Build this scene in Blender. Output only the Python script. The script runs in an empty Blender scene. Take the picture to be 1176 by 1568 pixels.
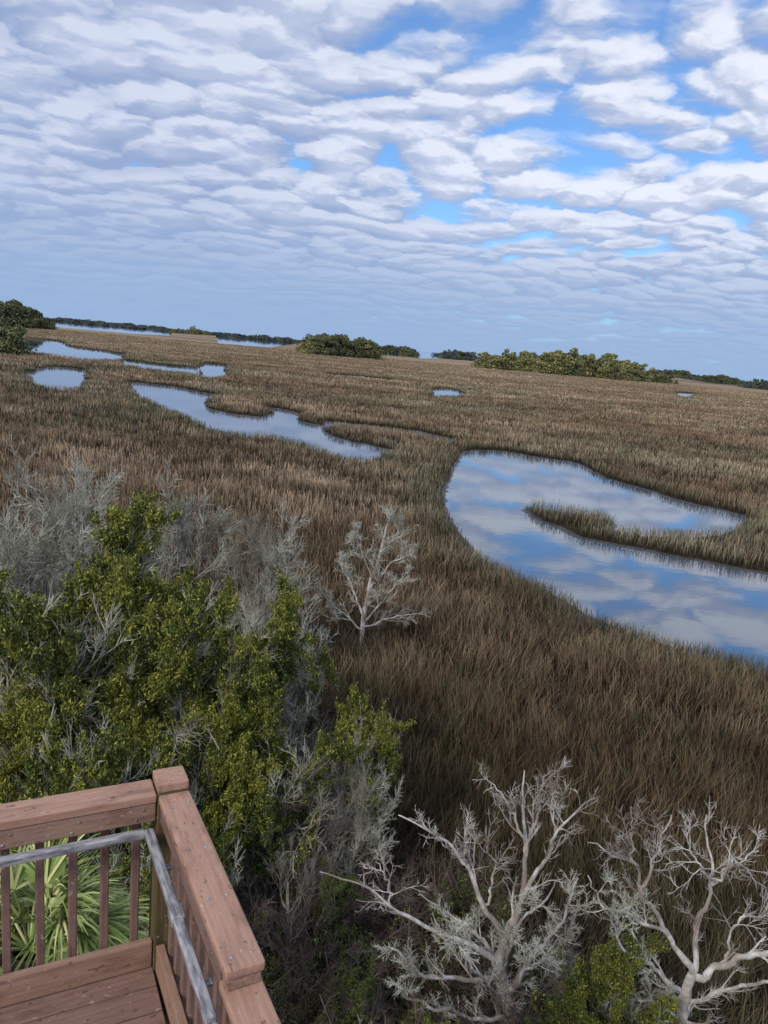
import bpy, math, numpy as np, time, random, bmesh
from mathutils import Vector, Matrix
from mathutils.geometry import tessellate_polygon
T0=time.time()
rng=np.random.default_rng(11); random.seed(4)
scene=bpy.context.scene
COL=scene.collection
# ---------------------------------------------------------------- survey helpers
CAM_Z=11.0; FPX=1177.0
ROLL=math.radians(5.1); PITCH=math.radians(12.0)
cr,sr=math.cos(ROLL),math.sin(ROLL); cp,sp=math.cos(PITCH),math.sin(PITCH)
def bearing(u,v):
    dx=u-588.0; dy=v-784.0
    x=dx*cr+dy*sr; y=-dx*sr+dy*cr
    return x, FPX*cp-y*sp, FPX*sp+y*cp
def at_z(u,v,z=0.0):
    r,f,d=bearing(u,v); k=(CAM_Z-z)/d
    return (r*k,f*k,z)
def at_y(u,v,Y):
    r,f,d=bearing(u,v); k=Y/f
    return (r*k,Y,CAM_Z-d*k)

# ---------------------------------------------------------------- node helpers
def new_mat(name):
    m=bpy.data.materials.new(name); m.use_nodes=True
    nt=m.node_tree; nt.nodes.clear()
    out=nt.nodes.new('ShaderNodeOutputMaterial'); b=nt.nodes.new('ShaderNodeBsdfPrincipled')
    nt.links.new(b.outputs[0],out.inputs[0])
    return m,nt,b
def N(nt,t,**kw):
    n=nt.nodes.new(t)
    for k,v in kw.items(): setattr(n,k,v)
    return n
def setin(nt,sock,val):
    if isinstance(val,bpy.types.NodeSocket): nt.links.new(val,sock)
    else: sock.default_value=val
def math_(nt,op,a,b=None,c=None,clamp=False):
    n=N(nt,'ShaderNodeMath',operation=op,use_clamp=clamp)
    setin(nt,n.inputs[0],a)
    if b is not None: setin(nt,n.inputs[1],b)
    if c is not None: setin(nt,n.inputs[2],c)
    return n.outputs[0]
def vmath(nt,op,a,b=None,scale=None):
    n=N(nt,'ShaderNodeVectorMath',operation=op)
    setin(nt,n.inputs[0],a)
    if b is not None: setin(nt,n.inputs[1],b)
    if scale is not None: setin(nt,n.inputs['Scale'],scale)
    return n.outputs[0]
def mixc(nt,f,a,b,mode='MIX'):
    n=N(nt,'ShaderNodeMixRGB',blend_type=mode)
    setin(nt,n.inputs[0],f)
    for i,c in ((1,a),(2,b)):
        if isinstance(c,tuple): n.inputs[i].default_value=(c[0],c[1],c[2],1)
        else: nt.links.new(c,n.inputs[i])
    return n.outputs[0]
def noise(nt,vec,scale,detail=3,rough=.5,dist=0,out=0):
    n=N(nt,'ShaderNodeTexNoise'); n.inputs['Scale'].default_value=scale
    n.inputs['Detail'].default_value=detail; n.inputs['Roughness'].default_value=rough
    n.inputs['Distortion'].default_value=dist
    if vec is not None: nt.links.new(vec,n.inputs['Vector'])
    return n.outputs[out]
def mapping(nt,vec,scale=(1,1,1),rot=(0,0,0),loc=(0,0,0)):
    n=N(nt,'ShaderNodeMapping'); n.inputs['Scale'].default_value=scale
    n.inputs['Rotation'].default_value=rot; n.inputs['Location'].default_value=loc
    nt.links.new(vec,n.inputs['Vector']); return n.outputs[0]
def sstep(nt,v,a,b):
    n=N(nt,'ShaderNodeMapRange',interpolation_type='SMOOTHSTEP')
    setin(nt,n.inputs[0],v); n.inputs[1].default_value=a; n.inputs[2].default_value=b
    return n.outputs[0]
def bump(nt,b,h,strength,dist=.01):
    n=N(nt,'ShaderNodeBump'); n.inputs['Strength'].default_value=strength
    n.inputs['Distance'].default_value=dist; nt.links.new(h,n.inputs['Height'])
    nt.links.new(n.outputs[0],b.inputs['Normal'])

# ---------------------------------------------------------------- materials
def grass_mat(name,base,mid,tip,tip2,nearc,near2,var=1.0):
    m,nt,b=new_mat(name)
    g=N(nt,'ShaderNodeNewGeometry'); pos=g.outputs['Position']
    s=N(nt,'ShaderNodeSeparateXYZ'); nt.links.new(pos,s.inputs[0])
    big=sstep(nt,noise(nt,mapping(nt,pos,(.009,.030,0)),1,3,.6),.44,.58)  # broad marsh tone bands, with cloud shade and sunlit stretches coloured in
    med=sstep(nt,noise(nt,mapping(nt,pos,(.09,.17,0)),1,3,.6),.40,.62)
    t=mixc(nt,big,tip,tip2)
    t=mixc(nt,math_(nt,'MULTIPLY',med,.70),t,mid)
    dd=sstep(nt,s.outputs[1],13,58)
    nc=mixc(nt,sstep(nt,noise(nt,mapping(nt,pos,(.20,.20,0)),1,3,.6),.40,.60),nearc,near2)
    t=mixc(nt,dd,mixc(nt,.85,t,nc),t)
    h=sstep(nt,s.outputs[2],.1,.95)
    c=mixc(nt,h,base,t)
    hv=N(nt,'ShaderNodeHueSaturation'); nt.links.new(c,hv.inputs['Color'])
    nt.links.new(math_(nt,'MULTIPLY_ADD',g.outputs['Random Per Island'],var,1-var*.42),hv.inputs['Value'])
    nt.links.new(hv.outputs[0],b.inputs['Base Color'])
    b.inputs['Roughness'].default_value=.8
    b.inputs['Specular IOR Level'].default_value=.08
    return m
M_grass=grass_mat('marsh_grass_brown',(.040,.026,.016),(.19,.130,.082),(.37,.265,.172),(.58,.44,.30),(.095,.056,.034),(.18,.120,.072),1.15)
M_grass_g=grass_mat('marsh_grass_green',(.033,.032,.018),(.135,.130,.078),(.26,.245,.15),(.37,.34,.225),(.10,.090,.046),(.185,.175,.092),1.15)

def bark_mat(name,c1,c2,c3,s=9,bmp=True):
    m,nt,b=new_mat(name)
    g=N(nt,'ShaderNodeNewGeometry'); pos=g.outputs['Position']
    a=sstep(nt,noise(nt,pos,s,3,.6),.4,.62); c=sstep(nt,noise(nt,pos,s*.2,2,.5),.44,.62)
    col=mixc(nt,a,c1,c2); col=mixc(nt,math_(nt,'MULTIPLY',c,.75),col,c3)
    nt.links.new(col,b.inputs['Base Color']); b.inputs['Roughness'].default_value=.9
    b.inputs['Specular IOR Level'].default_value=.12
    if bmp: bump(nt,b,noise(nt,mapping(nt,pos,(30,30,12)),1,3,.6),.8,.015)
    return m
M_bark=bark_mat('lichen_bark',(.26,.25,.215),(.42,.42,.36),(.13,.105,.085))
M_snag=bark_mat('weathered_snag_wood',(.46,.41,.36),(.68,.65,.60),(.22,.17,.135),8)
M_twig=bark_mat('lichen_twig',(.45,.445,.36),(.65,.655,.55),(.25,.225,.18),3,False)
M_brown=bark_mat('dead_brush_twig',(.15,.11,.085),(.25,.20,.165),(.085,.06,.048),5,False)
M_grey=bark_mat('dead_brush_grey_twig',(.27,.24,.205),(.38,.355,.31),(.16,.125,.10),4,False)

def leaf_mat(name,c1,c2,c3,s=1.2,rv=.9):
    m,nt,b=new_mat(name)
    g=N(nt,'ShaderNodeNewGeometry'); pos=g.outputs['Position']
    a=sstep(nt,noise(nt,pos,s,2,.6),.38,.62)
    c=mixc(nt,a,c1,c2)
    c=mixc(nt,sstep(nt,g.outputs['Random Per Island'],.55,1.0),c,c3)
    hv=N(nt,'ShaderNodeHueSaturation'); nt.links.new(c,hv.inputs['Color'])
    nt.links.new(math_(nt,'MULTIPLY_ADD',g.outputs['Random Per Island'],rv,1-rv*.5),hv.inputs['Value'])
    nt.links.new(hv.outputs[0],b.inputs['Base Color'])
    b.inputs['Roughness'].default_value=.65; b.inputs['Specular IOR Level'].default_value=.2
    return m
M_leaf=leaf_mat('cedar_foliage',(.070,.098,.026),(.18,.20,.035),(.30,.285,.05),.8)
M_leafd=leaf_mat('dark_evergreen_foliage',(.045,.075,.022),(.09,.12,.03),(.15,.17,.045))
M_palm=leaf_mat('palm_leaf',(.17,.24,.06),(.30,.37,.12),(.45,.46,.20),2.0,.6)
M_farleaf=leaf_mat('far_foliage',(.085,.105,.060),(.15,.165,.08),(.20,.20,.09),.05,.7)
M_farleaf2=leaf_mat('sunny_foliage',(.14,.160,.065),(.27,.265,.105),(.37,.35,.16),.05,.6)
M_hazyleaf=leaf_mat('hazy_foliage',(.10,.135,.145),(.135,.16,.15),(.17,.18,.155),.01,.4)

m,nt,b=new_mat('marsh_ground'); M_ground=m
g=N(nt,'ShaderNodeNewGeometry'); pos=g.outputs['Position']
s=N(nt,'ShaderNodeSeparateXYZ'); nt.links.new(pos,s.inputs[0])
n1=sstep(nt,noise(nt,mapping(nt,pos,(.0025,.010,0)),1,5,.65),.42,.58)
n2=sstep(nt,noise(nt,mapping(nt,pos,(.02,.08,0)),1,4,.7),.35,.65)
far=mixc(nt,n1,(.19,.140,.098),(.44,.33,.22))  # pale bands put sunlit stretches into the far marsh's own tan
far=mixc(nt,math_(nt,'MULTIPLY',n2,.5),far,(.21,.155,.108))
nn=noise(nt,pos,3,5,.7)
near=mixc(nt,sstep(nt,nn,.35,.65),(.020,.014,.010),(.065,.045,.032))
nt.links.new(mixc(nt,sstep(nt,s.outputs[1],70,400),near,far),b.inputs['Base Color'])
b.inputs['Roughness'].default_value=1; b.inputs['Specular IOR Level'].default_value=.05

m,nt,b=new_mat('creek_water'); M_water=m
g=N(nt,'ShaderNodeNewGeometry'); pos=g.outputs['Position']
b.inputs['Base Color'].default_value=(.055,.085,.125,1)
b.inputs['Roughness'].default_value=.025; b.inputs['IOR'].default_value=2.3
h=noise(nt,mapping(nt,pos,(.7,1.6,1)),1.0,2,.5)
bump(nt,b,h,.05,.03)

m,nt,b=new_mat('wet_mud'); M_mud=m
g=N(nt,'ShaderNodeNewGeometry')
nt.links.new(mixc(nt,sstep(nt,noise(nt,g.outputs['Position'],2.5,4,.6),.35,.65),(.022,.019,.015),(.055,.046,.036)),b.inputs['Base Color'])
b.inputs['Roughness'].default_value=.45

def wood_mat(name,c1,c2,rough=.6,spk=True):
    m,nt,b=new_mat(name)
    tc=N(nt,'ShaderNodeTexCoord'); o=tc.outputs['Object']
    oi=N(nt,'ShaderNodeObjectInfo')
    mu=N(nt,'ShaderNodeVectorMath',operation='SCALE'); mu.inputs[0].default_value=(13,7,5); nt.links.new(oi.outputs['Random'],mu.inputs['Scale'])
    o=vmath(nt,'ADD',o,mu.outputs[0])
    gr=noise(nt,mapping(nt,o,(2.5,60,60)),1,5,.7)
    bl=noise(nt,mapping(nt,o,(4,12,12)),1,4,.65)
    c=mixc(nt,sstep(nt,gr,.32,.68),c1,c2)
    dark=tuple(x*.58 for x in c1)
    c=mixc(nt,math_(nt,'MULTIPLY',sstep(nt,bl,.48,.70),.7),c,dark)
    if spk:
        sp_=sstep(nt,noise(nt,mapping(nt,o,(40,55,55)),1,2,.5),.66,.72)
        c=mixc(nt,math_(nt,'MULTIPLY',sp_,.5),c,(.55,.48,.43))
        sp2=sstep(nt,noise(nt,mapping(nt,o,(22,40,40),loc=(3,3,3)),1,2,.5),.66,.71)
        c=mixc(nt,math_(nt,'MULTIPLY',sp2,.65),c,(.08,.055,.045))
    nt.links.new(c,b.inputs['Base Color']); b.inputs['Roughness'].default_value=rough
    b.inputs['Specular IOR Level'].default_value=.25
    bump(nt,b,gr,.7,.004)
    return m
M_cap=wood_mat('painted_rail_wood',(.38,.215,.150),(.48,.29,.21))
M_fas=wood_mat('rail_fascia_wood',(.30,.18,.125),(.39,.245,.175))
M_bal=wood_mat('baluster_wood',(.20,.12,.095),(.27,.17,.135))
M_post=wood_mat('treated_post_wood',(.10,.075,.032),(.16,.125,.06))
M_floor=wood_mat('deck_board_wood',(.22,.135,.105),(.29,.185,.15))
m,nt,b=new_mat('weathered_handrail_metal'); M_metal=m
tc=N(nt,'ShaderNodeTexCoord')
k=noise(nt,mapping(nt,tc.outputs['Object'],(8,50,50)),1,5,.7)
nt.links.new(mixc(nt,sstep(nt,k,.38,.62),(.17,.17,.18),(.46,.46,.48)),b.inputs['Base Color'])
b.inputs['Metallic'].default_value=.15; b.inputs['Roughness'].default_value=.5

# ---------------------------------------------------------------- mesh helpers
def make_mesh(name,V,Q,mats,mi=None,smooth=False):
    V=np.ascontiguousarray(V,dtype=np.float32); Q=np.ascontiguousarray(Q,dtype=np.int32)
    me=bpy.data.meshes.new(name)
    me.vertices.add(len(V)); me.vertices.foreach_set('co',V.ravel())
    k=Q.shape[1]
    me.loops.add(Q.size); me.loops.foreach_set('vertex_index',Q.ravel())
    me.polygons.add(len(Q)); me.polygons.foreach_set('loop_start',np.arange(len(Q),dtype=np.int32)*k)
    try: me.polygons.foreach_set('loop_total',np.full(len(Q),k,dtype=np.int32))
    except Exception: pass
    for mt in mats: me.materials.append(mt)
    if mi is not None: me.polygons.foreach_set('material_index',np.ascontiguousarray(mi,dtype=np.int32))
    if smooth: me.polygons.foreach_set('use_smooth',np.ones(len(Q),dtype=bool))
    me.update(calc_edges=True)
    return me
def add_obj(name,me,loc=(0,0,0),rot=(0,0,0),scl=(1,1,1),parent=None,col=None):
    o=bpy.data.objects.new(name,me); o.location=loc; o.rotation_euler=rot; o.scale=scl
    (col or COL).objects.link(o)
    if parent: o.parent=parent
    return o
def nrm(a): return a/np.maximum(np.linalg.norm(a,axis=-1,keepdims=True),1e-9)
class Geo:
    def __init__(s): s.V=[];s.Q=[];s.M=[];s.n=0
    def add(s,V,Q,m):
        s.V.append(V.reshape(-1,3)); s.Q.append(Q+s.n); s.M.append(np.full(len(Q),m)); s.n+=V.reshape(-1,3).shape[0]
    def tubes(s,P,R,k,m):
        Nn,n,_=P.shape
        T=nrm(np.gradient(P,axis=1))
        av=nrm(P[:,-1]-P[:,0]); a=np.where(np.abs(av[:,2:3])<.8,np.array([[0,0,1.]]),np.array([[1.,0,0]]))[:,None,:]
        B=nrm(np.cross(T,a)); C=np.cross(T,B)
        th=np.arange(k)*2*math.pi/k
        V=P[:,:,None,:]+R[:,:,None,None]*(B[:,:,None,:]*np.cos(th)[None,None,:,None]+C[:,:,None,:]*np.sin(th)[None,None,:,None])
        i=np.arange(n-1)[:,None]*k; j=np.arange(k)[None,:]; j2=(j+1)%k
        q=np.stack([i+j,i+j2,i+k+j2,i+k+j],-1).reshape(-1,4)
        Q=(q[None]+(np.arange(Nn)*n*k)[:,None,None]).reshape(-1,4)
        s.add(V,Q,m)
    def leaves(s,c,l,w,m,up=.3):
        n=len(c); a=rng.normal(size=(n,3)); a[:,2]+=up; a=nrm(a)
        b=nrm(np.cross(a,rng.normal(size=(n,3))))
        l=l*rng.uniform(.6,1.3,(n,1)); w=w*rng.uniform(.6,1.3,(n,1))
        V=np.stack([c-a*l,c+b*w,c+a*l,c-b*w],1)
        s.add(V,np.arange(n*4).reshape(n,4),m)
    def mesh(s,name,mats,smooth=False):
        return make_mesh(name,np.concatenate(s.V),np.concatenate(s.Q),mats,np.concatenate(s.M),smooth)
def children(P,R,nc,npts,L,ang,rf,wander,up,tmin=.25,tmax=1.0,taper=.5,angv=.25,rmin=.004):
    Nn,n,_=P.shape
    idx=np.repeat(np.arange(Nn),nc); t=rng.uniform(tmin,tmax,len(idx)); f=t*(n-1)
    i=np.clip(np.floor(f).astype(int),0,n-2); w=(f-i)[:,None]
    st=P[idx,i]*(1-w)+P[idx,i+1]*w; d=nrm(P[idx,i+1]-P[idx,i])
    r0=np.maximum((R[idx,i]*(1-w[:,0])+R[idx,i+1]*w[:,0])*rf,rmin)
    g=rng.normal(size=(len(idx),3)); pp=nrm(g-(g*d).sum(-1,keepdims=True)*d)
    a=(ang+rng.normal(size=len(idx))*angv)[:,None]
    nd=np.cos(a)*d+np.sin(a)*pp; nd[:,2]+=up; nd=nrm(nd)
    ln=(L*rng.uniform(.55,1.25,len(idx))*(1-taper*t))[:,None]
    out=[st]
    for k in range(npts-1):
        out.append(out[-1]+nd*ln/(npts-1)); nd=nd+rng.normal(size=nd.shape)*wander; nd[:,2]+=up*.4; nd=nrm(nd)
    return np.stack(out,1), r0[:,None]*np.linspace(1,.3,npts)[None,:]
def resample(pts,n):
    pts=np.asarray(pts,float); d=np.r_[0,np.cumsum(np.linalg.norm(np.diff(pts,axis=0),axis=1))]
    t=np.linspace(0,d[-1],n); return np.stack([np.interp(t,d,pts[:,k]) for k in range(3)],1)
def along(P,n,tmin=.2):
    Nn,m,_=P.shape; idx=rng.integers(0,Nn,n); f=rng.uniform(tmin,1,n)*(m-1)
    i=np.clip(f.astype(int),0,m-2); w=(f-i)[:,None]
    return P[idx,i]*(1-w)+P[idx,i+1]*w

# ---------------------------------------------------------------- sky
w=bpy.data.worlds.new('World'); scene.world=w; w.use_nodes=True
nt=w.node_tree; nt.nodes.clear()
SUN_EL=math.radians(38); SUN_AZ=math.radians(215)
sky=N(nt,'ShaderNodeTexSky'); sky.sky_type='NISHITA'; sky.sun_disc=False
sky.sun_elevation=SUN_EL; sky.sun_rotation=SUN_AZ; sky.air_density=1.0; sky.dust_density=.4; sky.ozone_density=2.0
bg=N(nt,'ShaderNodeBackground'); bg.inputs[1].default_value=.1
wo=N(nt,'ShaderNodeOutputWorld'); nt.links.new(bg.outputs[0],wo.inputs[0])
tc=N(nt,'ShaderNodeTexCoord'); d=tc.outputs['Generated']
s=N(nt,'ShaderNodeSeparateXYZ'); nt.links.new(d,s.inputs[0])
zc=math_(nt,'MAXIMUM',s.outputs[2],0.0); den=math_(nt,'ADD',zc,.15)
px=math_(nt,'DIVIDE',s.outputs[0],den); py=math_(nt,'DIVIDE',s.outputs[1],den)
cb=N(nt,'ShaderNodeCombineXYZ'); nt.links.new(px,cb.inputs[0]); nt.links.new(py,cb.inputs[1])
P0=cb.outputs[0]
w1=vmath(nt,'SCALE',noise(nt,P0,1.2,1,.5,out=1),scale=.40)
w2=vmath(nt,'SCALE',noise(nt,P0,8.0,3,.62,out=1),scale=.14)
PW=vmath(nt,'ADD',vmath(nt,'ADD',P0,w1),w2)
def clouds(off):
    v=vmath(nt,'ADD',PW,off)
    vo=N(nt,'ShaderNodeTexVoronoi'); vo.feature='F1'; vo.voronoi_dimensions='2D'; vo.inputs['Scale'].default_value=1
    nt.links.new(mapping(nt,v,(5.6,5.6,1),(0,0,.12)),vo.inputs['Vector'])
    dd=math_(nt,'MULTIPLY',vo.outputs['Distance'],vo.outputs['Distance'])
    puff=math_(nt,'MULTIPLY_ADD',dd,-1.25,1.0)
    f=noise(nt,mapping(nt,v,(2.5,2.9,1),(0,0,-.3),(4,0,0)),1.0,4,.58)
    return math_(nt,'MULTIPLY_ADD',f,.82,math_(nt,'MULTIPLY',puff,.29))
d1=clouds((0,0,0)); d2=clouds((0,-.05,0))
big=noise(nt,mapping(nt,P0,(.75,.9,1),loc=(2.3,.9,0)),1,2,.5)
left=sstep(nt,px,.8,-1.2)
dc=math_(nt,'ADD',d1,math_(nt,'MULTIPLY_ADD',left,.20,math_(nt,'MULTIPLY',big,.50)))
lowf=sstep(nt,s.outputs[2],.36,.10)
dc=math_(nt,'ADD',dc,math_(nt,'MULTIPLY',lowf,.10))
cover=sstep(nt,dc,.69,.89)
lit=sstep(nt,math_(nt,'SUBTRACT',d1,d2),-.07,.085)
thick=sstep(nt,d1,.42,.74)
bright=math_(nt,'MULTIPLY_ADD',lit,.64,math_(nt,'MULTIPLY',thick,.42),clamp=True)
bright=math_(nt,'MULTIPLY',bright,math_(nt,'MULTIPLY_ADD',left,-.40,1.0))
fade=sstep(nt,s.outputs[2],.03,.22)
bright=math_(nt,'MULTIPLY',bright,math_(nt,'MULTIPLY_ADD',fade,.70,.30))
ccol=mixc(nt,bright,(3.2,4.1,6.4),(8.7,9.1,10.2))
sk=mixc(nt,1.0,sky.outputs[0],(.80,1.28,1.75),'MULTIPLY')
thin=math_(nt,'MULTIPLY_ADD',cover,.80,.16)
c=mixc(nt,thin,sk,ccol)
hz=math_(nt,'SUBTRACT',1.0,sstep(nt,s.outputs[2],.0,.17))
c=mixc(nt,math_(nt,'MULTIPLY',hz,.88),c,(3.1,4.6,7.1))
nt.links.new(c,bg.inputs[0])

sl=bpy.data.lights.new('sun','SUN'); sl.energy=2.0; sl.angle=math.radians(11); sl.color=(1,.92,.81)
so=add_obj('sun',sl); sd=Vector((math.sin(SUN_AZ)*math.cos(SUN_EL),math.cos(SUN_AZ)*math.cos(SUN_EL),math.sin(SUN_EL)))
so.rotation_euler=sd.to_track_quat('Z','Y').to_euler(); so.location=(0,0,40)

# ---------------------------------------------------------------- camera
cam=bpy.data.cameras.new('camera'); co=add_obj('camera',cam)
cam.sensor_fit='VERTICAL'; cam.sensor_height=24; cam.lens=24*FPX/1568; cam.clip_end=60000; cam.clip_start=.05
co.matrix_world=Matrix.Translation((0,0,CAM_Z))@Matrix.Rotation(math.radians(90)-PITCH,4,'X')@Matrix.Rotation(ROLL,4,'Z')
scene.camera=co

# ---------------------------------------------------------------- ground & water
G=30000
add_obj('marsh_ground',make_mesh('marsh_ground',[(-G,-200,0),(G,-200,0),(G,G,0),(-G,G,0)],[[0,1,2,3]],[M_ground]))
H=.85
def poly(pts):
    return np.array([at_z(p[0],p[1],H if len(p)>2 else 0.0)[:2] for p in pts])
n_='n'
polys=[poly([(708,690),(760,690),(830,701),(890,711),(920,730),(985,752),(1050,771),(1110,784),(1150,791),(1137,799,n_),(1085,804,n_),(1020,804,n_),(965,802,n_),(946,797,n_),(952,788,n_),(935,779,n_),(880,770,n_),(825,763,n_),(803,780),(815,790),(832,800),(880,823),(960,840),(1050,857),(1176,880),(1320,915),(1420,960),(1420,1080,n_),(1300,1035,n_),(1176,998,n_),(1120,985,n_),(1050,965,n_),(960,940,n_),(905,915,n_),(850,885,n_),(790,862,n_),(730,825,n_),(697,790,n_),(684,750,n_),(692,718,n_)]),
 poly([(192,584),(240,589),(290,597),(338,607),(312,613),(318,626),(350,635),(400,640),(424,636),(408,624),(430,627),(452,634),(446,645),(475,650),(500,654),(486,660),(520,674),(560,683),(604,692),(560,695,n_),(520,692,n_),(490,678,n_),(450,666,n_),(400,659,n_),(340,655,n_),(308,642,n_),(278,628,n_),(240,611,n_),(205,600,n_)]),
 poly([(44,566),(90,562),(125,565),(133,577),(118,590,n_),(80,590,n_),(50,582,n_)]),
 poly([(312,556),(345,559),(346,572,n_),(318,578,n_),(300,568)]),
 poly([(190,552),(250,559),(305,565.5),(305,569,n_),(250,564,n_),(190,556,n_)]),
 poly([(15,518),(90,521),(104,531),(190,542),(188,548,n_),(130,548,n_),(85,542,n_),(35,536,n_)]),
 poly([(78,490.0),(140,493.4),(200,498.6),(264,504.6),(262,514),(200,511),(140,505.5),(85,501)]),
 poly([(330,513.5),(420,518.5),(466,525),(410,532),(335,527)]),
 poly([(660,595),(700,597),(710,602,n_),(663,606,n_)]),
 poly([(1032,600),(1072,603),(1045,608,n_)]),
 poly([(545,532),(700,545),(735,549.5),(650,549),(580,543)]),
 poly([(985,570),(1090,580),(1190,589.5),(1190,595),(1090,587)]),
 poly([(500,572.5),(540,576),(600,582),(600,580.5,n_),(540,575,n_),(500,571.5,n_)]),
 poly([(500,646),(560,652),(640,661),(690,673),(690,670.5,n_),(640,658,n_),(560,649,n_),(500,643,n_)]),
]
def ruffle(P,k0):
    out=[]
    for _ in range(2):
        A=P; B=np.roll(P,-1,0)
        P=np.stack([A*.78+B*.22,A*.22+B*.78],1).reshape(-1,2)
    for a,b_ in zip(P,np.roll(P,-1,0)):
        L=np.linalg.norm(b_-a); dist=np.hypot(*a); step=max(.6,dist*.012); n=min(14,max(1,int(L/step)))
        for i in range(n): out.append(a+(b_-a)*i/n)
    P=np.array(out)
    Dn=np.roll(P,-1,0)-np.roll(P,1,0); Nn=nrm(np.stack([Dn[:,1],-Dn[:,0]],1))
    dist=np.hypot(P[:,0],P[:,1]); amp=np.clip(.006*dist,.18,.9)
    f=np.sin(P[:,0]*.9/np.maximum(amp*2,.5)+k0)+np.sin(P[:,1]*1.1/np.maximum(amp*2,.5)+k0*2)+rng.normal(size=len(P))*.6
    return P+Nn*(f*amp*.5)[:,None]
polys=[ruffle(p,i) if p[:,1].max()<900 and i not in (4,12,13) else p for i,p in enumerate(polys)]
V=[];Fc=[]
for j,p in enumerate(polys):
    o=len(V); V+= [(a,b_,.02+.004*(j%5)) for a,b_ in p]
    Fc+= [tuple(o+i for i in t) for t in tessellate_polygon([[Vector((a,b_,0)) for a,b_ in p]])]
me=bpy.data.meshes.new('tidal_creek_water'); me.from_pydata(V,[],Fc); me.materials.append(M_water); me.update()
bm=bmesh.new(); bm.from_mesh(me); bm.normal_update()
for f in bm.faces:
    if f.normal.z<0: f.normal_flip()
bm.to_mesh(me); bm.free()
add_obj('tidal_creek_water',me)
MV=[];MQ=[]
for p in polys:
    if p[:,1].min()>400: continue
    area=.5*np.sum(p[:,0]*np.roll(p[:,1],-1)-np.roll(p[:,0],-1)*p[:,1]); sg=1 if area>0 else -1
    Dn=np.roll(p,-1,0)-np.roll(p,1,0); Nn=nrm(np.stack([Dn[:,1],-Dn[:,0]],1))*sg
    o=len(MV); m_=len(p)
    for q,off_ in ((p-Nn*.05,.012),(p+Nn*.25,.09),(p+Nn*.8,.004)):
        MV+=[(a,b_,off_) for a,b_ in q]
    for r in range(2):
        for i in range(m_):
            j=(i+1)%m_; MQ.append([o+r*m_+i,o+r*m_+j,o+(r+1)*m_+j,o+(r+1)*m_+i])
add_obj('mud_bank',make_mesh('mud_bank',MV,MQ,[M_mud]))
add_obj('open_sea',make_mesh('open_sea',[(-G,5200,.06),(G,5200,.06),(G,G-1,.06),(-G,G-1,.06)],[[0,1,2,3]],[M_water]))

def inside(P,poly_):
    x=P[:,0];y=P[:,1];r=np.zeros(len(P),bool)
    A=poly_;B=np.roll(poly_,-1,0)
    for (x1,y1),(x2,y2) in zip(A,B):
        if y1==y2: continue
        c=((y1>y)!=(y2>y)); xi=(x2-x1)*(y-y1)/(y2-y1)+x1
        r^=c&(x<xi)
    return r
def water_dist(P,margin=6):
    dm=np.full(len(P),99.0)
    for p in polys:
        if p[:,1].min()>1000: continue
        lo=p.min(0)-margin; hi=p.max(0)+margin
        k=np.where((P[:,0]>lo[0])&(P[:,0]<hi[0])&(P[:,1]>lo[1])&(P[:,1]<hi[1]))[0]
        if len(k)==0: continue
        Q=P[k]; dd=np.full(len(k),99.0)
        for a,b_ in zip(p,np.roll(p,-1,0)):
            ab=b_-a; L2=(ab**2).sum()+1e-9
            near=np.where((Q[:,0]>min(a[0],b_[0])-margin)&(Q[:,0]<max(a[0],b_[0])+margin)&(Q[:,1]>min(a[1],b_[1])-margin)&(Q[:,1]<max(a[1],b_[1])+margin))[0]
            if len(near)==0: continue
            q=Q[near]
            t=np.clip(((q-a)@ab)/L2,0,1); e=a+t[:,None]*ab
            dd[near]=np.minimum(dd[near],np.hypot(*(q-e).T))
        dd[inside(Q,p)]*=-1
        dm[k]=np.minimum(dm[k],dd)
    return dm
hammock=np.array([(-60,40),(-30,31),(-12,23),(-3,19),(.4,15),(2.5,12.6),(4.6,10.3),(7.5,9),(12,7),(25,4),(25,-15),(-60,-15)],float)
def field(P,s):
    x=P[:,0]*s;y=P[:,1]*s
    return (np.sin(x*1.3+1.7*np.sin(y*.9+.5))+np.sin(y*1.7+1.3*np.sin(x*1.1+2.))+np.sin((x+y)*2.3+np.sin(x*3.1)))/3

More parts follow.
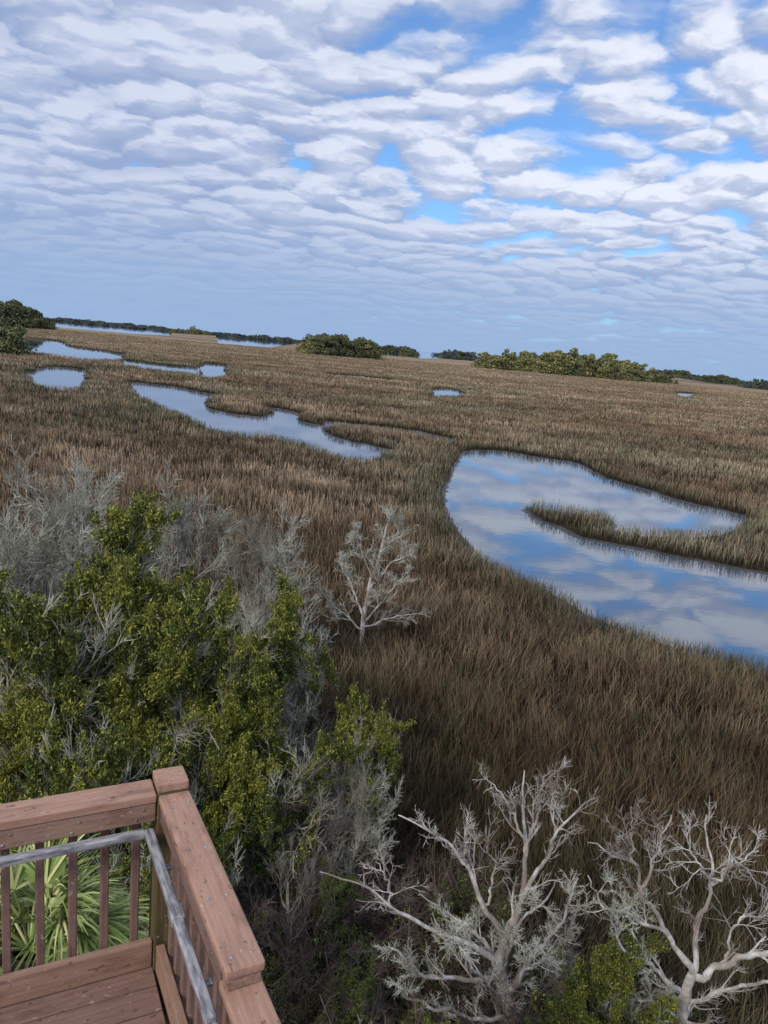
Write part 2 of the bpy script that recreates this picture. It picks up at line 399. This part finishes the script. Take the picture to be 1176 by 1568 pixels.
# ---------------------------------------------------------------- marsh grass: real blades, one mesh
edges=[5,8,12,17,24,33,45,62,85,120,165,230,320,440,600,850]
half=math.radians(40)
tot=0; GV=[];GQ=[];GM=[];off=0
for r0,r1 in zip(edges[:-1],edges[1:]):
    rm=(r0+r1)/2; wdt=max(.011,.00070*rm)
    Cv=np.interp(rm,[10,20,40,80,200,600],[3.2,2.9,1.9,1.2,.75,.45])
    area=half*(r1*r1-r0*r0); n=int(area*Cv/wdt/.9)
    ncl=max(1,n//12)
    rr=np.sqrt(rng.uniform(r0*r0,r1*r1,ncl)); a=rng.uniform(-half,half,ncl)
    cc=np.stack([rr*np.sin(a),rr*np.cos(a)],1); ch=rng.normal(size=ncl)*.13
    cl=rng.normal(size=(ncl,2))*.10; cg=rng.normal(size=ncl)*.12
    ids=rng.integers(0,ncl,n)
    P=cc[ids]+rng.normal(size=(n,2))*(.13+.005*rm)
    wd=water_dist(P)
    k=(wd>.22)&~inside(P+rng.normal(size=P.shape)*.4,hammock)
    thinp=np.clip(.5+1.3*field(P+17,.21)*field(P[:,::-1],.4),0,1)
    k&=rng.uniform(0,1,n)<(.52+.48*thinp)
    P=P[k];wd=wd[k];ids=ids[k];n=len(P)
    h=.84*(1+.18*field(P,.33)+.18*field(P,.09)+ch[ids]+rng.normal(size=n)*.14)
    h*=np.where(wd<1.4,.66+.24*wd,1.0); h=np.clip(h,.22,1.6)
    tl=np.stack([field(P,.5),field(P[:,::-1],.45)],1)*.11+cl[ids]+rng.normal(size=(n,2))*.11
    base=np.c_[P,np.full(n,-.01)]
    dv=nrm(np.c_[tl,np.ones(n)]); az=rng.uniform(0,math.pi,n)
    sv=np.stack([np.cos(az),np.sin(az),np.zeros(n)],1)*wdt*.5
    if rm<50:
        d2=nrm(dv+np.c_[tl*1.3+rng.normal(size=(n,2))*.16,np.zeros(n)])
        mid=base+dv*(h*.6)[:,None]; tip=mid+d2*(h*.4)[:,None]
        Vv=np.stack([base-sv*.8,base+sv*.8,mid+sv,mid-sv,tip+sv*.25,tip-sv*.25],1)
        q=np.array([[0,1,2,3],[3,2,4,5]]); nv=6
    else:
        tip=base+dv*h[:,None]
        Vv=np.stack([base-sv,base+sv,tip+sv*.45,tip-sv*.45],1); q=np.array([[0,1,2,3]]); nv=4
    Q=(q[None]+(np.arange(n)*nv)[:,None,None]).reshape(-1,4)+off
    gp=np.clip(.26+.48*field(P,.05)+.18*field(P,.4)+cg[ids]+np.where(wd<5,.60-.12*wd,0),.03,.90)
    g=(rng.uniform(0,1,n)<gp).astype(np.int32)
    GV.append(Vv.reshape(-1,3));GQ.append(Q);GM.append(np.repeat(g,len(q))); off+=n*nv; tot+=n
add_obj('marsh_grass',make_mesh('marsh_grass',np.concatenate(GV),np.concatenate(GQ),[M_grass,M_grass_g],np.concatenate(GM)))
print('grass blades',tot,time.time()-T0)

# ---------------------------------------------------------------- instancing through geometry nodes
def scatter(name,pts,rot,scl,idx,col):
    me=bpy.data.meshes.new(name); n=len(pts)
    me.vertices.add(n); me.vertices.foreach_set('co',np.asarray(pts,dtype=np.float32).ravel())
    a=me.attributes.new('rot','FLOAT_VECTOR','POINT'); a.data.foreach_set('vector',np.asarray(rot,dtype=np.float32).ravel())
    a=me.attributes.new('scl','FLOAT_VECTOR','POINT'); a.data.foreach_set('vector',np.asarray(scl,dtype=np.float32).ravel())
    a=me.attributes.new('idx','INT','POINT'); a.data.foreach_set('value',np.asarray(idx,dtype=np.int32))
    me.update()
    o=add_obj(name,me)
    ng=bpy.data.node_groups.new(name+'_nodes','GeometryNodeTree')
    ng.interface.new_socket('Geometry',in_out='INPUT',socket_type='NodeSocketGeometry')
    ng.interface.new_socket('Geometry',in_out='OUTPUT',socket_type='NodeSocketGeometry')
    gi=ng.nodes.new('NodeGroupInput'); go=ng.nodes.new('NodeGroupOutput')
    ci=ng.nodes.new('GeometryNodeCollectionInfo'); ci.inputs['Collection'].default_value=col
    ci.inputs['Separate Children'].default_value=True; ci.inputs['Reset Children'].default_value=True
    ip=ng.nodes.new('GeometryNodeInstanceOnPoints'); ip.inputs['Pick Instance'].default_value=True
    def attr(nm,t):
        a=ng.nodes.new('GeometryNodeInputNamedAttribute'); a.data_type=t; a.inputs['Name'].default_value=nm
        return [x for x in a.outputs if x.enabled][0]
    e=ng.nodes.new('FunctionNodeEulerToRotation')
    L=ng.links.new
    L(gi.outputs[0],ip.inputs['Points']); L(ci.outputs[0],ip.inputs['Instance'])
    L(attr('idx','INT'),ip.inputs['Instance Index'])
    L(attr('rot','FLOAT_VECTOR'),e.inputs[0]); L(e.outputs[0],ip.inputs['Rotation'])
    L(attr('scl','FLOAT_VECTOR'),ip.inputs['Scale'])
    L(ip.outputs[0],go.inputs[0])
    md=o.modifiers.new('scatter','NODES'); md.node_group=ng
    return o

# ---------------------------------------------------------------- far trees
farc=bpy.data.collections.new('far_tree_crowns')
def far_tree(i,mt,h=12,n=1300):
    G_=Geo()
    lumps=rng.normal(size=(9,3))*np.array([2.6,2.6,1.7])+np.array([0,0,h*.55]); lr=rng.uniform(1.0,2.2,9)
    k=rng.integers(0,9,n); d=nrm(rng.normal(size=(n,3)))
    c=lumps[k]+d*(lr[k]*rng.uniform(.5,1.1,n))[:,None]*np.array([1,1,.75])
    lo=rng.normal(size=(n//2,3))*np.array([2.8,2.8,1.6])+np.array([0,0,h*.22]); lo[:,2]=np.abs(lo[:,2])
    c=np.concatenate([c,lo])
    G_.leaves(c,.50,.34,0)
    P=np.array([resample([(0,0,0),(.3,0,h*.3),(0,.3,h*.6)],5)]); R=np.linspace(.3,.12,5)[None]
    G_.tubes(P,R,5,1); P2,R2=children(P,R,7,4,3,.7,.6,.15,.15,.3); G_.tubes(P2,R2,4,1)
    o=bpy.data.objects.new('far_tree_crown_%d'%i,G_.mesh('far_tree_crown_%d'%i,[mt,M_bark])); farc.objects.link(o)
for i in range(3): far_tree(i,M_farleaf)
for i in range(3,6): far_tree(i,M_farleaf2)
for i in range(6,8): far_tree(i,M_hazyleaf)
FP=[];FS=[];FI=[]
def grove(u0,u1,v0,v1,hgt,n,kind,depth=.08,wx=1.0):
    ph=random.random()*9
    for _ in range(n):
        t=random.random(); u=u0+(u1-u0)*t; v=v0+(v1-v0)*t
        x,y,_z=at_z(u,v,0); k=1+random.random()*depth
        e=(1-abs(2*t-1)**3)*.4+.6
        e*=.9+.14*math.sin(t*9+ph)+.10*math.sin(t*23+ph)
        hh=hgt*e*random.uniform(.60,1.12)
        FP.append((x*k,y*k,0)); s_=hh/9.5; FS.append((s_*wx*random.uniform(.8,1.3),s_*wx*random.uniform(.8,1.3),s_)); FI.append(random.choice(kind))
S=[3,4,5];D=[0,1,2];Z=[6,7]
grove(728,985,564,586,19,150,S+S+[0],.14)
grove(780,1000,568,587,19,60,S+D,.12)
grove(920,1035,580,589,9,40,D,.06)
grove(468,570,543,551,18,60,D+D+S,.07)
grove(455,490,540,543,9,16,S,.04)
grove(-60,82,497,506,19,70,D,.10)
grove(-90,20,520,548,11,26,D,.10)
grove(80,262,490.0,506.0,26,120,Z+D,.1,1.8)
grove(262,328,510,514,18,50,D+S+Z,.1)
grove(325,400,512.0,517,16,40,Z+D,.1,1.4)
grove(385,450,518.5,524,21,50,D+S+Z,.06,1.2)
grove(448,470,525,527,14,10,Z,.06)
grove(535,640,536,544.5,19,80,Z+D,.08,1.3)
grove(600,640,541,546,13,20,D,.05)
grove(675,725,549,553,18,40,Z+D,.08,1.3)
grove(985,1060,575,580,22,50,Z+D,.05,1.4)
grove(1060,1140,581,588,18,40,Z+D,.05,1.4)
grove(1130,1260,593,606,16,60,D+Z,.08)
grove(-20,560,482.5,535,15,190,Z,.15,3.5)
grove(660,1200,544,591,15,90,Z,.15,3.5)
FS=np.array(FS); n=len(FP)
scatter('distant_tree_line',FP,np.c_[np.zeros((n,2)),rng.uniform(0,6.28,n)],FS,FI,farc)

# ---------------------------------------------------------------- tree templates
def crown_tree(name,h,leaf_frac,leaf_mat,twig_m,nleaf,limbs=12,nb=5,r4=.0085):
    G_=Geo()
    tr=np.array([resample([(0,0,0),(rng.normal()*.15,rng.normal()*.15,h*.2),(rng.normal()*.3,rng.normal()*.3,h*.42),(rng.normal()*.5,rng.normal()*.5,h*.66)],8)])
    R=np.linspace(.15,.06,8)[None]*h/6.5
    G_.tubes(tr,R,8,0)
    a,ra=children(tr,R,limbs,8,h*.48,.85,.6,.13,.16,.22,1.0,.35); G_.tubes(a,ra,6,0)
    b,rb=children(a,ra,7,6,h*.23,.65,.6,.16,.16,.3,1.0,.3,rmin=.017); G_.tubes(b,rb,4,0)
    c,rc=children(b,rb,7,4,.72,.65,.65,.18,.14,.2,1.0,.3,rmin=.012); G_.tubes(c,rc,3,1)
    d,rd=children(c,rc,nb,3,.30,.7,.75,.2,.12,.15,1.0,.3,rmin=r4)
    if nleaf:
        key=field(np.c_[c[:,-1,0]+c[:,-1,2]*.7,c[:,-1,1]-c[:,-1,2]*.5],.9)+rng.normal(size=len(c))*.10
        mk=key>np.quantile(key,1-leaf_frac); md=np.repeat(mk,nb)
        G_.tubes(d[~md],rd[~md],3,1)
        q=np.concatenate([along(c[mk],nleaf//3,.3),along(d[md],nleaf*2//3,.1)])
        q=q+rng.normal(size=q.shape)*.05
        G_.leaves(q,.050,.019,2,.5)
    else: G_.tubes(d,rd,3,1)
    return G_.mesh(name,[M_bark,twig_m,leaf_mat])
T_bare=[crown_tree('bare_lichen_tree',6.5,0,M_leaf,M_twig,0,13,6) for _ in range(2)]
T_mix=[crown_tree('mixed_tree',6.5,.45,M_leaf,M_twig,44000) for _ in range(2)]
T_green=[crown_tree('cedar_tree',6.5,.68,M_leaf,M_twig,68000) for _ in range(2)]
T_dark=[crown_tree('evergreen_tree',6.5,.55,M_leafd,M_brown,46000)]
T_grey=[crown_tree('grey_bare_tree',6.5,0,M_leafd,M_grey,0,10,5,.007)]
print('templates',time.time()-T0)
def plant(kind,me,u,v,z,sx=1.0):
    x,y,_=at_z(u,v,z); sz=z/6.3
    return add_obj(kind,me,(x,y,0),(rng.normal()*.05,rng.normal()*.05,rng.uniform(0,6.28)),(sz*sx,sz*sx,sz))
B0,B1=T_bare; X0,X1=T_mix; C0,C1=T_green; K0=T_dark[0]; Y0=T_grey[0]
LT='lichen_covered_tree'; CT='cedar_tree'
plant(LT,B0,150,725,6.9,.9); plant(LT,B1,290,755,6.3,.85); plant(LT,B0,0,800,6.6,.85); plant(LT,B0,395,795,5.7,.75)
plant(LT,B1,60,765,6.9,.7); plant(LT,X0,225,800,6.4,.7)
plant(CT,C0,150,850,6.5,.85); plant(CT,C1,285,890,6.0,.85); plant(LT,X1,415,925,5.2,.75)
plant(CT,C1,10,905,6.6,.85); plant(LT,X1,110,950,6.1,.75); plant(CT,C0,245,985,5.6,.75)
plant(LT,B1,440,975,4.7,.7); plant(CT,C0,335,1070,4.8,.75); plant(LT,X0,60,1040,5.6,.75)
plant(CT,C1,565,1075,4.2,.66); plant(LT,X1,450,1100,4.3,.75); plant(CT,C1,170,1110,5.1,.7)
plant(LT,Y0,500,1190,3.3,.75); plant(CT,K0,400,1210,3.4,.8); plant(LT,X0,290,1190,4.5,.6)
plant(LT,B0,545,1170,3.4,.6)

# ---------------------------------------------------------------- hand surveyed snags
def snag(name,Y,groups,mats,zmin=-.05):
    G_=Geo()
    for limbs,specs in groups:
        LP=[];LR=[]
        for pts,r0,r1,dy in limbs:
            L=[at_y(u,v,Y+dy*i/(len(pts)-1)) for i,(u,v) in enumerate(pts)]
            P=resample(L,22)
            jit=rng.normal(size=(22,3))*.028; jit=(jit+np.roll(jit,1,0)+np.roll(jit,-1,0))/2; P[1:-1]+=jit[1:-1]
            P[:,2]=np.maximum(P[:,2],zmin)
            LP.append(P); LR.append(np.linspace(r0,r1,22)*(1+rng.normal(size=22)*.07))
        P=np.array(LP);R=np.array(LR); G_.tubes(P,R,8,0)
        for (nc,npts,L,ang,up,tmin,tmax,m,rmin) in specs:
            P,R=children(P,R,nc,npts,L,ang,.5,.15,up,tmin,tmax,.5,angv=.3,rmin=rmin); G_.tubes(P,R,5 if m==0 else 3,m)
    return add_obj(name,G_.mesh(name,mats,True))
upper=[(6,9,.66,.62,.12,.10,.92,0,.008),(5,6,.34,.65,.10,.15,1,0,.0052),(4,4,.17,.7,.06,.2,1,0,.0038)]
lower=[(9,8,.55,.70,.12,.08,.95,0,.008),(8,5,.30,.75,.10,.12,1,1,.0060),(8,3,.12,.8,.05,.1,1,1,.0048)]
s1a=[([(772,1700),(780,1600),(770,1500),(772,1440)],.105,.075,0),
 ([(772,1440),(795,1385),(806,1310),(800,1250),(803,1180)],.062,.009,.5),
 ([(795,1385),(830,1325),(850,1282),(880,1250),(912,1222)],.045,.008,-.4),
 ([(771,1450),(745,1385),(715,1330),(690,1297),(655,1268),(610,1248)],.052,.008,.3),
 ([(772,1475),(720,1445),(650,1422),(600,1390),(560,1358),(490,1335)],.05,.008,-.6),
 ([(806,1310),(785,1240),(765,1205),(740,1215)],.026,.007,.5),
 ([(806,1300),(826,1245),(832,1190),(852,1180)],.026,.007,.3),
 ([(600,1390),(592,1345),(575,1320)],.02,.006,.2),
 ([(745,1385),(760,1325),(742,1285)],.022,.007,-.3),
 ([(715,1330),(712,1290),(722,1262)],.016,.006,-.3),
 ([(850,1282),(846,1240),(855,1210)],.02,.006,.2)]
s1b=[([(775,1500),(700,1500),(645,1490),(590,1450)],.045,.012,-.9),
 ([(775,1520),(830,1450),(868,1400),(885,1345)],.045,.010,-.5),
 ([(772,1500),(740,1440),(690,1400),(640,1370)],.04,.010,.8),
 ([(775,1560),(720,1560),(650,1540),(600,1500)],.04,.010,-.7),
 ([(778,1560),(830,1520),(870,1470)],.04,.010,.6),
 ([(773,1480),(790,1420),(830,1390),(850,1350)],.033,.010,-.9),
 ([(775,1540),(740,1500),(710,1450),(680,1440)],.033,.010,-1.3),
 ([(775,1540),(800,1490),(830,1470),(860,1430)],.033,.010,-1.3),
 ([(775,1600),(720,1590),(670,1600),(620,1580)],.033,.010,-.6)]
snag('dead_cedar_snag',10.3,[(s1a,upper),(s1b,lower)],[M_snag,M_twig])
s2a=[([(1045,1720),(1040,1600),(1045,1530),(1062,1490)],.11,.07,0),
 ([(1062,1490),(1068,1420),(1090,1355),(1085,1300),(1082,1248)],.048,.008,.4),
 ([(1060,1490),(1020,1430),(990,1385),(975,1330),(940,1310),(900,1290)],.05,.008,.3),
 ([(1090,1355),(1120,1320),(1160,1302)],.022,.007,.2),
 ([(1090,1355),(1060,1310),(1045,1270)],.022,.007,-.2),
 ([(975,1330),(965,1280),(967,1235)],.02,.006,.2),
 ([(985,1370),(1005,1310),(1028,1248)],.026,.007,.3),
 ([(1062,1495),(1110,1480),(1160,1460),(1230,1440)],.055,.03,-.3),
 ([(1110,1480),(1120,1420),(1160,1400),(1180,1380)],.026,.007,.3),
 ([(1045,1560),(1090,1520),(1150,1510),(1200,1500)],.04,.018,-.4)]
s2b=[([(1045,1520),(1000,1480),(950,1450),(935,1400)],.04,.010,-.4),
 ([(1020,1430),(960,1400),(920,1380),(900,1340)],.03,.008,-.3),
 ([(1045,1560),(1010,1540),(960,1530),(930,1500)],.03,.008,-.3)]
snag('dead_cedar_snag',9.6,[(s2a,upper),(s2b,lower)],[M_snag,M_twig])
s3=[([(552,1000),(558,935),(570,885),(583,840),(602,785)],.10,.02,.4),([(556,945),(540,900),(518,858)],.045,.015,.3),([(560,950),(590,915),(622,878)],.045,.015,-.3),([(555,965),(520,935),(490,905)],.04,.013,-.3),([(567,900),(600,860),(630,850)],.035,.013,-.3),([(570,885),(552,845),(545,815)],.035,.013,.3),([(558,960),(600,945),(640,940)],.035,.012,.3),([(580,850),(605,825),(618,800)],.03,.012,-.2)]
snag('bare_marsh_tree',27,[(s3,[(11,7,.95,.75,.14,.12,1,0,.015),(7,5,.42,.7,.1,.2,1,1,.010),(5,3,.24,.8,.04,.2,1,1,.0075)])],[M_snag,M_twig])

# ---------------------------------------------------------------- shrubs / brush understory
shc=bpy.data.collections.new('shrub_kinds')
def shrub(i,h,nleaf,leaf_mat,tm):
    G_=Geo(); n=13
    a=rng.uniform(0,6.28,n); el=rng.uniform(.4,1.3,n)
    P=[]
    for k in range(n):
        d=np.array([math.cos(a[k])*math.cos(el[k]),math.sin(a[k])*math.cos(el[k]),math.sin(el[k])])
        P.append(resample([(0,0,0),d*h*.5+rng.normal(size=3)*.08*h,d*h+rng.normal(size=3)*.14*h],6))
    P=np.array(P);R=np.repeat(np.linspace(.020,.008,6)[None],n,0); G_.tubes(P,R,4,0)
    b,rb=children(P,R,9,4,h*.42,.7,.6,.22,.06,.15,rmin=.006);G_.tubes(b,rb,3,0)
    c,rc=children(b,rb,6,3,h*.2,.8,.6,.25,.03,.15,rmin=.0045);G_.tubes(c,rc,3,0)
    if nleaf:
        q=along(c,nleaf,.1)+rng.normal(size=(nleaf,3))*.05; G_.leaves(q,.042,.02,1,.4)
    o=bpy.data.objects.new('shrub_kind_%d'%i,G_.mesh('shrub_kind_%d'%i,[tm,leaf_mat])); shc.objects.link(o)
shrub(0,1.7,0,M_leafd,M_brown); shrub(1,1.7,0,M_leafd,M_brown); shrub(2,1.5,7000,M_leafd,M_brown); shrub(3,1.4,7000,M_leaf,M_brown); shrub(4,1.8,0,M_leaf,M_grey)
n=3600
P=np.stack([rng.uniform(-24,14,n),rng.uniform(1.5,32,n)],1); P=P[inside(P+rng.normal(size=P.shape)*.5,hammock)]
P=P[rng.uniform(0,1,len(P))<.36]
n=len(P); pr=rng.uniform(0,1,n)
idx=np.where(pr<.40,0,np.where(pr<.78,1,np.where(pr<.88,2,np.where(pr<.92,3,4))))
sc=rng.uniform(.6,1.2,n)
scatter('understory_brush',np.c_[P,np.zeros(n)],np.c_[rng.normal(size=(n,2))*.15,rng.uniform(0,6.28,n)],np.stack([sc]*3,1),idx,shc)
plant(CT,C0,945,1490,2.7,1.0); plant(CT,K0,870,1560,2.0,1.1); plant(CT,K0,560,1500,2.0,1.0); plant(CT,C1,1010,1540,2.5,.9); plant(CT,K0,500,1330,2.4,.8)
plant(LT,Y0,455,1290,3.0,.6); plant(LT,X0,640,1570,2.0,.9)

# ---------------------------------------------------------------- cabbage palm
G_=Geo(); pc=np.array(at_z(45,1440,5.0))
tr=np.array([resample([(pc[0]+.2,pc[1]+.1,0),(pc[0]+.05,pc[1],2.5),(pc[0],pc[1],4.9)],10)])
G_.tubes(tr,np.full((1,10),.16),10,0)
for k in range(30):
    az=rng.uniform(0,6.28); el=rng.uniform(-.2,1.3)
    d=np.array([math.cos(az)*math.cos(el),math.sin(az)*math.cos(el),math.sin(el)])
    L=rng.uniform(.45,.75); p0=pc+np.array([0,0,-.1]); p1=p0+d*L*.6; p2=p0+d*L+np.array([0,0,-.10])
    pt=resample([p0,p1,p2],5)[None]; G_.tubes(pt,np.linspace(.018,.01,5)[None],4,1)
    dd=nrm(p2-p1); side=nrm(np.cross(dd,[0,0,1.])); upv=np.cross(side,dd)
    m_=34; th=np.linspace(-1.5,1.5,m_)
    dirs=nrm(np.cos(th)[:,None]*dd+np.sin(th)[:,None]*side+rng.normal(size=(m_,3))*.09); ll=rng.uniform(.5,.8,m_)
    nseg=5; cur=np.repeat(p2[None],m_,0); rings=[]
    wv_=nrm(np.cross(dirs,upv)); dv=dirs.copy()
    for s_ in range(nseg+1):
        wd_=.016*(1-(s_/nseg)**2*.85); rings.append(np.stack([cur-wv_*wd_,cur+wv_*wd_],1))
        cur=cur+dv*(ll/nseg)[:,None]; dv=dv.copy(); dv[:,2]-=.06+.09*s_; dv=nrm(dv)
    V=np.stack(rings,1)
    q=np.array([[2*i,2*i+1,2*i+3,2*i+2] for i in range(nseg)])
    G_.add(V,(q[None]+(np.arange(m_)*2*(nseg+1))[:,None,None]).reshape(-1,4),1)
add_obj('cabbage_palm',G_.mesh('cabbage_palm',[M_brown,M_palm]))

# ---------------------------------------------------------------- lower deck landing with railing
deck=bpy.data.objects.new('wooden_deck_railing',None); COL.objects.link(deck)
UPX=Vector((1,0,0))
def beam(name,p0,p1,wid,hei,mat,bev=.006,segs=2):
    p0=Vector(p0);p1=Vector(p1); d=p1-p0; L=d.length; x=d.normalized()
    up=Vector((0,0,1)) if abs(x.z)<.9 else Vector((UPX[0],UPX[1],0))
    y=up.cross(x).normalized(); z=x.cross(y)
    bm=bmesh.new(); bmesh.ops.create_cube(bm,size=1)
    for v in bm.verts: v.co=Vector((v.co.x*L,v.co.y*wid,v.co.z*hei))
    bmesh.ops.bevel(bm,geom=bm.edges[:],offset=bev,segments=segs,affect='EDGES',profile=.6)
    me=bpy.data.meshes.new(name); bm.to_mesh(me); bm.free(); me.materials.append(mat)
    o=bpy.data.objects.new(name,me); COL.objects.link(o)
    M=Matrix((x,y,z)).transposed().to_4x4(); M.translation=(p0+p1)/2; o.matrix_world=M; o.parent=deck
    return o
C=Vector((-.872,3.20,0)); D1=Vector((-.888,-.460,0)).normalized(); D2=Vector((.476,-.88,0)).normalized()
N1=Vector((.460,-.888,0)); N2=D1.copy()
TOP=8.95; FL=8.03
def pz(v,z): return Vector((v.x,v.y,z))
beam('left_cap_rail',pz(C+D1*.074,TOP-.02),pz(C+D1*3.2,TOP-.02),.14,.042,M_cap,.008,3)
beam('right_cap_rail',pz(C+D2*.074,TOP-.02),pz(C+D2*1.155,TOP-.02),.14,.042,M_cap,.014,3)
beam('lower_cap_rail',pz(C+D2*1.08,TOP-.11),pz(C+D2*3.0,TOP-.11),.14,.042,M_cap,.014,3)
beam('left_fascia',pz(C+D1*.076+N1*.045,TOP-.090),pz(C+D1*3.2+N1*.045,TOP-.090),.038,.092,M_fas)
beam('right_fascia',pz(C+D2*.076+N2*.042,TOP-.090),pz(C+D2*1.07+N2*.042,TOP-.090),.038,.092,M_bal)
beam('right_outer_fascia',pz(C+D2*.076-N2*.045,TOP-.090),pz(C+D2*1.07-N2*.045,TOP-.090),.034,.092,M_fas)
beam('lower_fascia',pz(C+D2*1.20+N2*.042,TOP-.180),pz(C+D2*3.0+N2*.042,TOP-.180),.038,.092,M_bal)
UPX=D1
beam('corner_post',pz(C,FL-.4),pz(C,TOP+.0),.138,.138,M_post,.008)
beam('corner_post_cap',pz(C,TOP+.002),pz(C,TOP+.045),.14,.14,M_cap,.008)
UPX=D2
beam('end_post',pz(C+D2*1.15,FL-.4),pz(C+D2*1.15,TOP-.133),.09,.09,M_fas)
beam('end_block',pz(C+D2*1.085,TOP-.065),pz(C+D2*1.147,TOP-.065),.118,.044,M_fas)
beam('far_left_post',pz(C+D1*2.2,FL-.4),pz(C+D1*2.2,TOP-.045),.09,.09,M_post)
UPX=D1
for i in range(22):
    p=C+D1*(.15+i*.135); beam('baluster_left_%d'%i,pz(p,FL+.02),pz(p,TOP-.044),.036,.036,M_bal,.004,1)
UPX=D2
for i in range(8):
    p=C+D2*(.14+i*.122); beam('baluster_right_%d'%i,pz(p,FL+.02),pz(p,TOP-.044),.036,.036,M_bal,.004,1)
for i in range(13):
    p=C+D2*(1.30+i*.128); beam('baluster_lower_%d'%i,pz(p,FL+.02),pz(p,TOP-.135),.036,.036,M_bal,.004,1)
beam('left_kick_board',pz(C+D1*.075+N1*.045,FL+.075),pz(C+D1*3.2+N1*.045,FL+.075),.038,.14,M_fas)
beam('right_kick_board',pz(C+D2*.09+N2*.045,FL+.072),pz(C+D2*3+N2*.045,FL+.072),.038,.14,M_fas)
beam('left_rim_joist',pz(C+D1*.08-N1*.02,FL-.16),pz(C+D1*3.2-N1*.02,FL-.16),.04,.24,M_post)
beam('right_rim_joist',pz(C+D2*.08-N2*.02,FL-.16),pz(C+D2*3-N2*.02,FL-.16),.04,.24,M_post)
for i in range(20):
    v=.10+.145*i; st=C+N1*v+D1*.07
    beam('deck_board_%d'%i,pz(st,FL-.016),pz(st+D1*3.1,FL-.016),.139,.03,M_floor,.003,1)
UPX=D1
for q in (C,C+D1*2.6,C+D2*2.6): beam('support_leg',pz(q,-.1),pz(q,FL-.40),.14,.14,M_post)
HZ=8.80
beam('grab_rail_left',pz(C+D1*.13+N1*.12,HZ),pz(C+D1*3.2+N1*.12,HZ),.042,.035,M_metal,.012,3)
beam('grab_rail_right',pz(C+D2*.11+N2*.115,HZ+.001),pz(C+D2*1.17+N2*.115,HZ-.01),.042,.035,M_metal,.012,3)
beam('grab_rail_sleeve',pz(C+D2*.62+N2*.115,HZ-.004),pz(C+D2*.70+N2*.115,HZ-.004),.054,.048,M_metal,.012,3)
beam('grab_rail_end',pz(C+D2*1.18+N2*.115,HZ-.01),pz(C+D2*1.23+N2*.115,HZ-.16),.045,.04,M_metal,.01,3)
for q in (C+D1*.4,C+D1*1.6): beam('bracket_left',pz(q+N1*.065,HZ-.022),pz(q+N1*.118,HZ-.022),.03,.015,M_metal,.003,1)
for q in (C+D2*.35,C+D2*1.0): beam('bracket_right',pz(q+N2*.065,HZ-.022),pz(q+N2*.113,HZ-.022),.03,.015,M_metal,.003,1)
def nails(name,pts,axis):
    G2=Geo()
    for p in pts:
        a=np.array(p); b_=a+np.array(axis)*.003
        G2.tubes(np.array([[a,b_,b_+np.array(axis)*.0003]]),np.array([[.006,.006,.0004]]),8,0)
    me=G2.mesh(name,[M_metal]); o=bpy.data.objects.new(name,me); COL.objects.link(o); o.parent=deck
nails('fascia_nails',[pz(C+D1*(.13+.27*i+dx)+N1*.064,TOP-z) for i in range(9) for dx,z in ((0,.07),(.03,.115))],N1)
nails('cap_nails',[pz(C+D2*(.2+.3*i)+N2*s_,TOP+.0005) for i in range(4) for s_ in (-.035,.035)],(0,0,1))
scene.view_settings.view_transform='Standard'; scene.view_settings.look='None'; scene.view_settings.exposure=0
print('done',time.time()-T0)
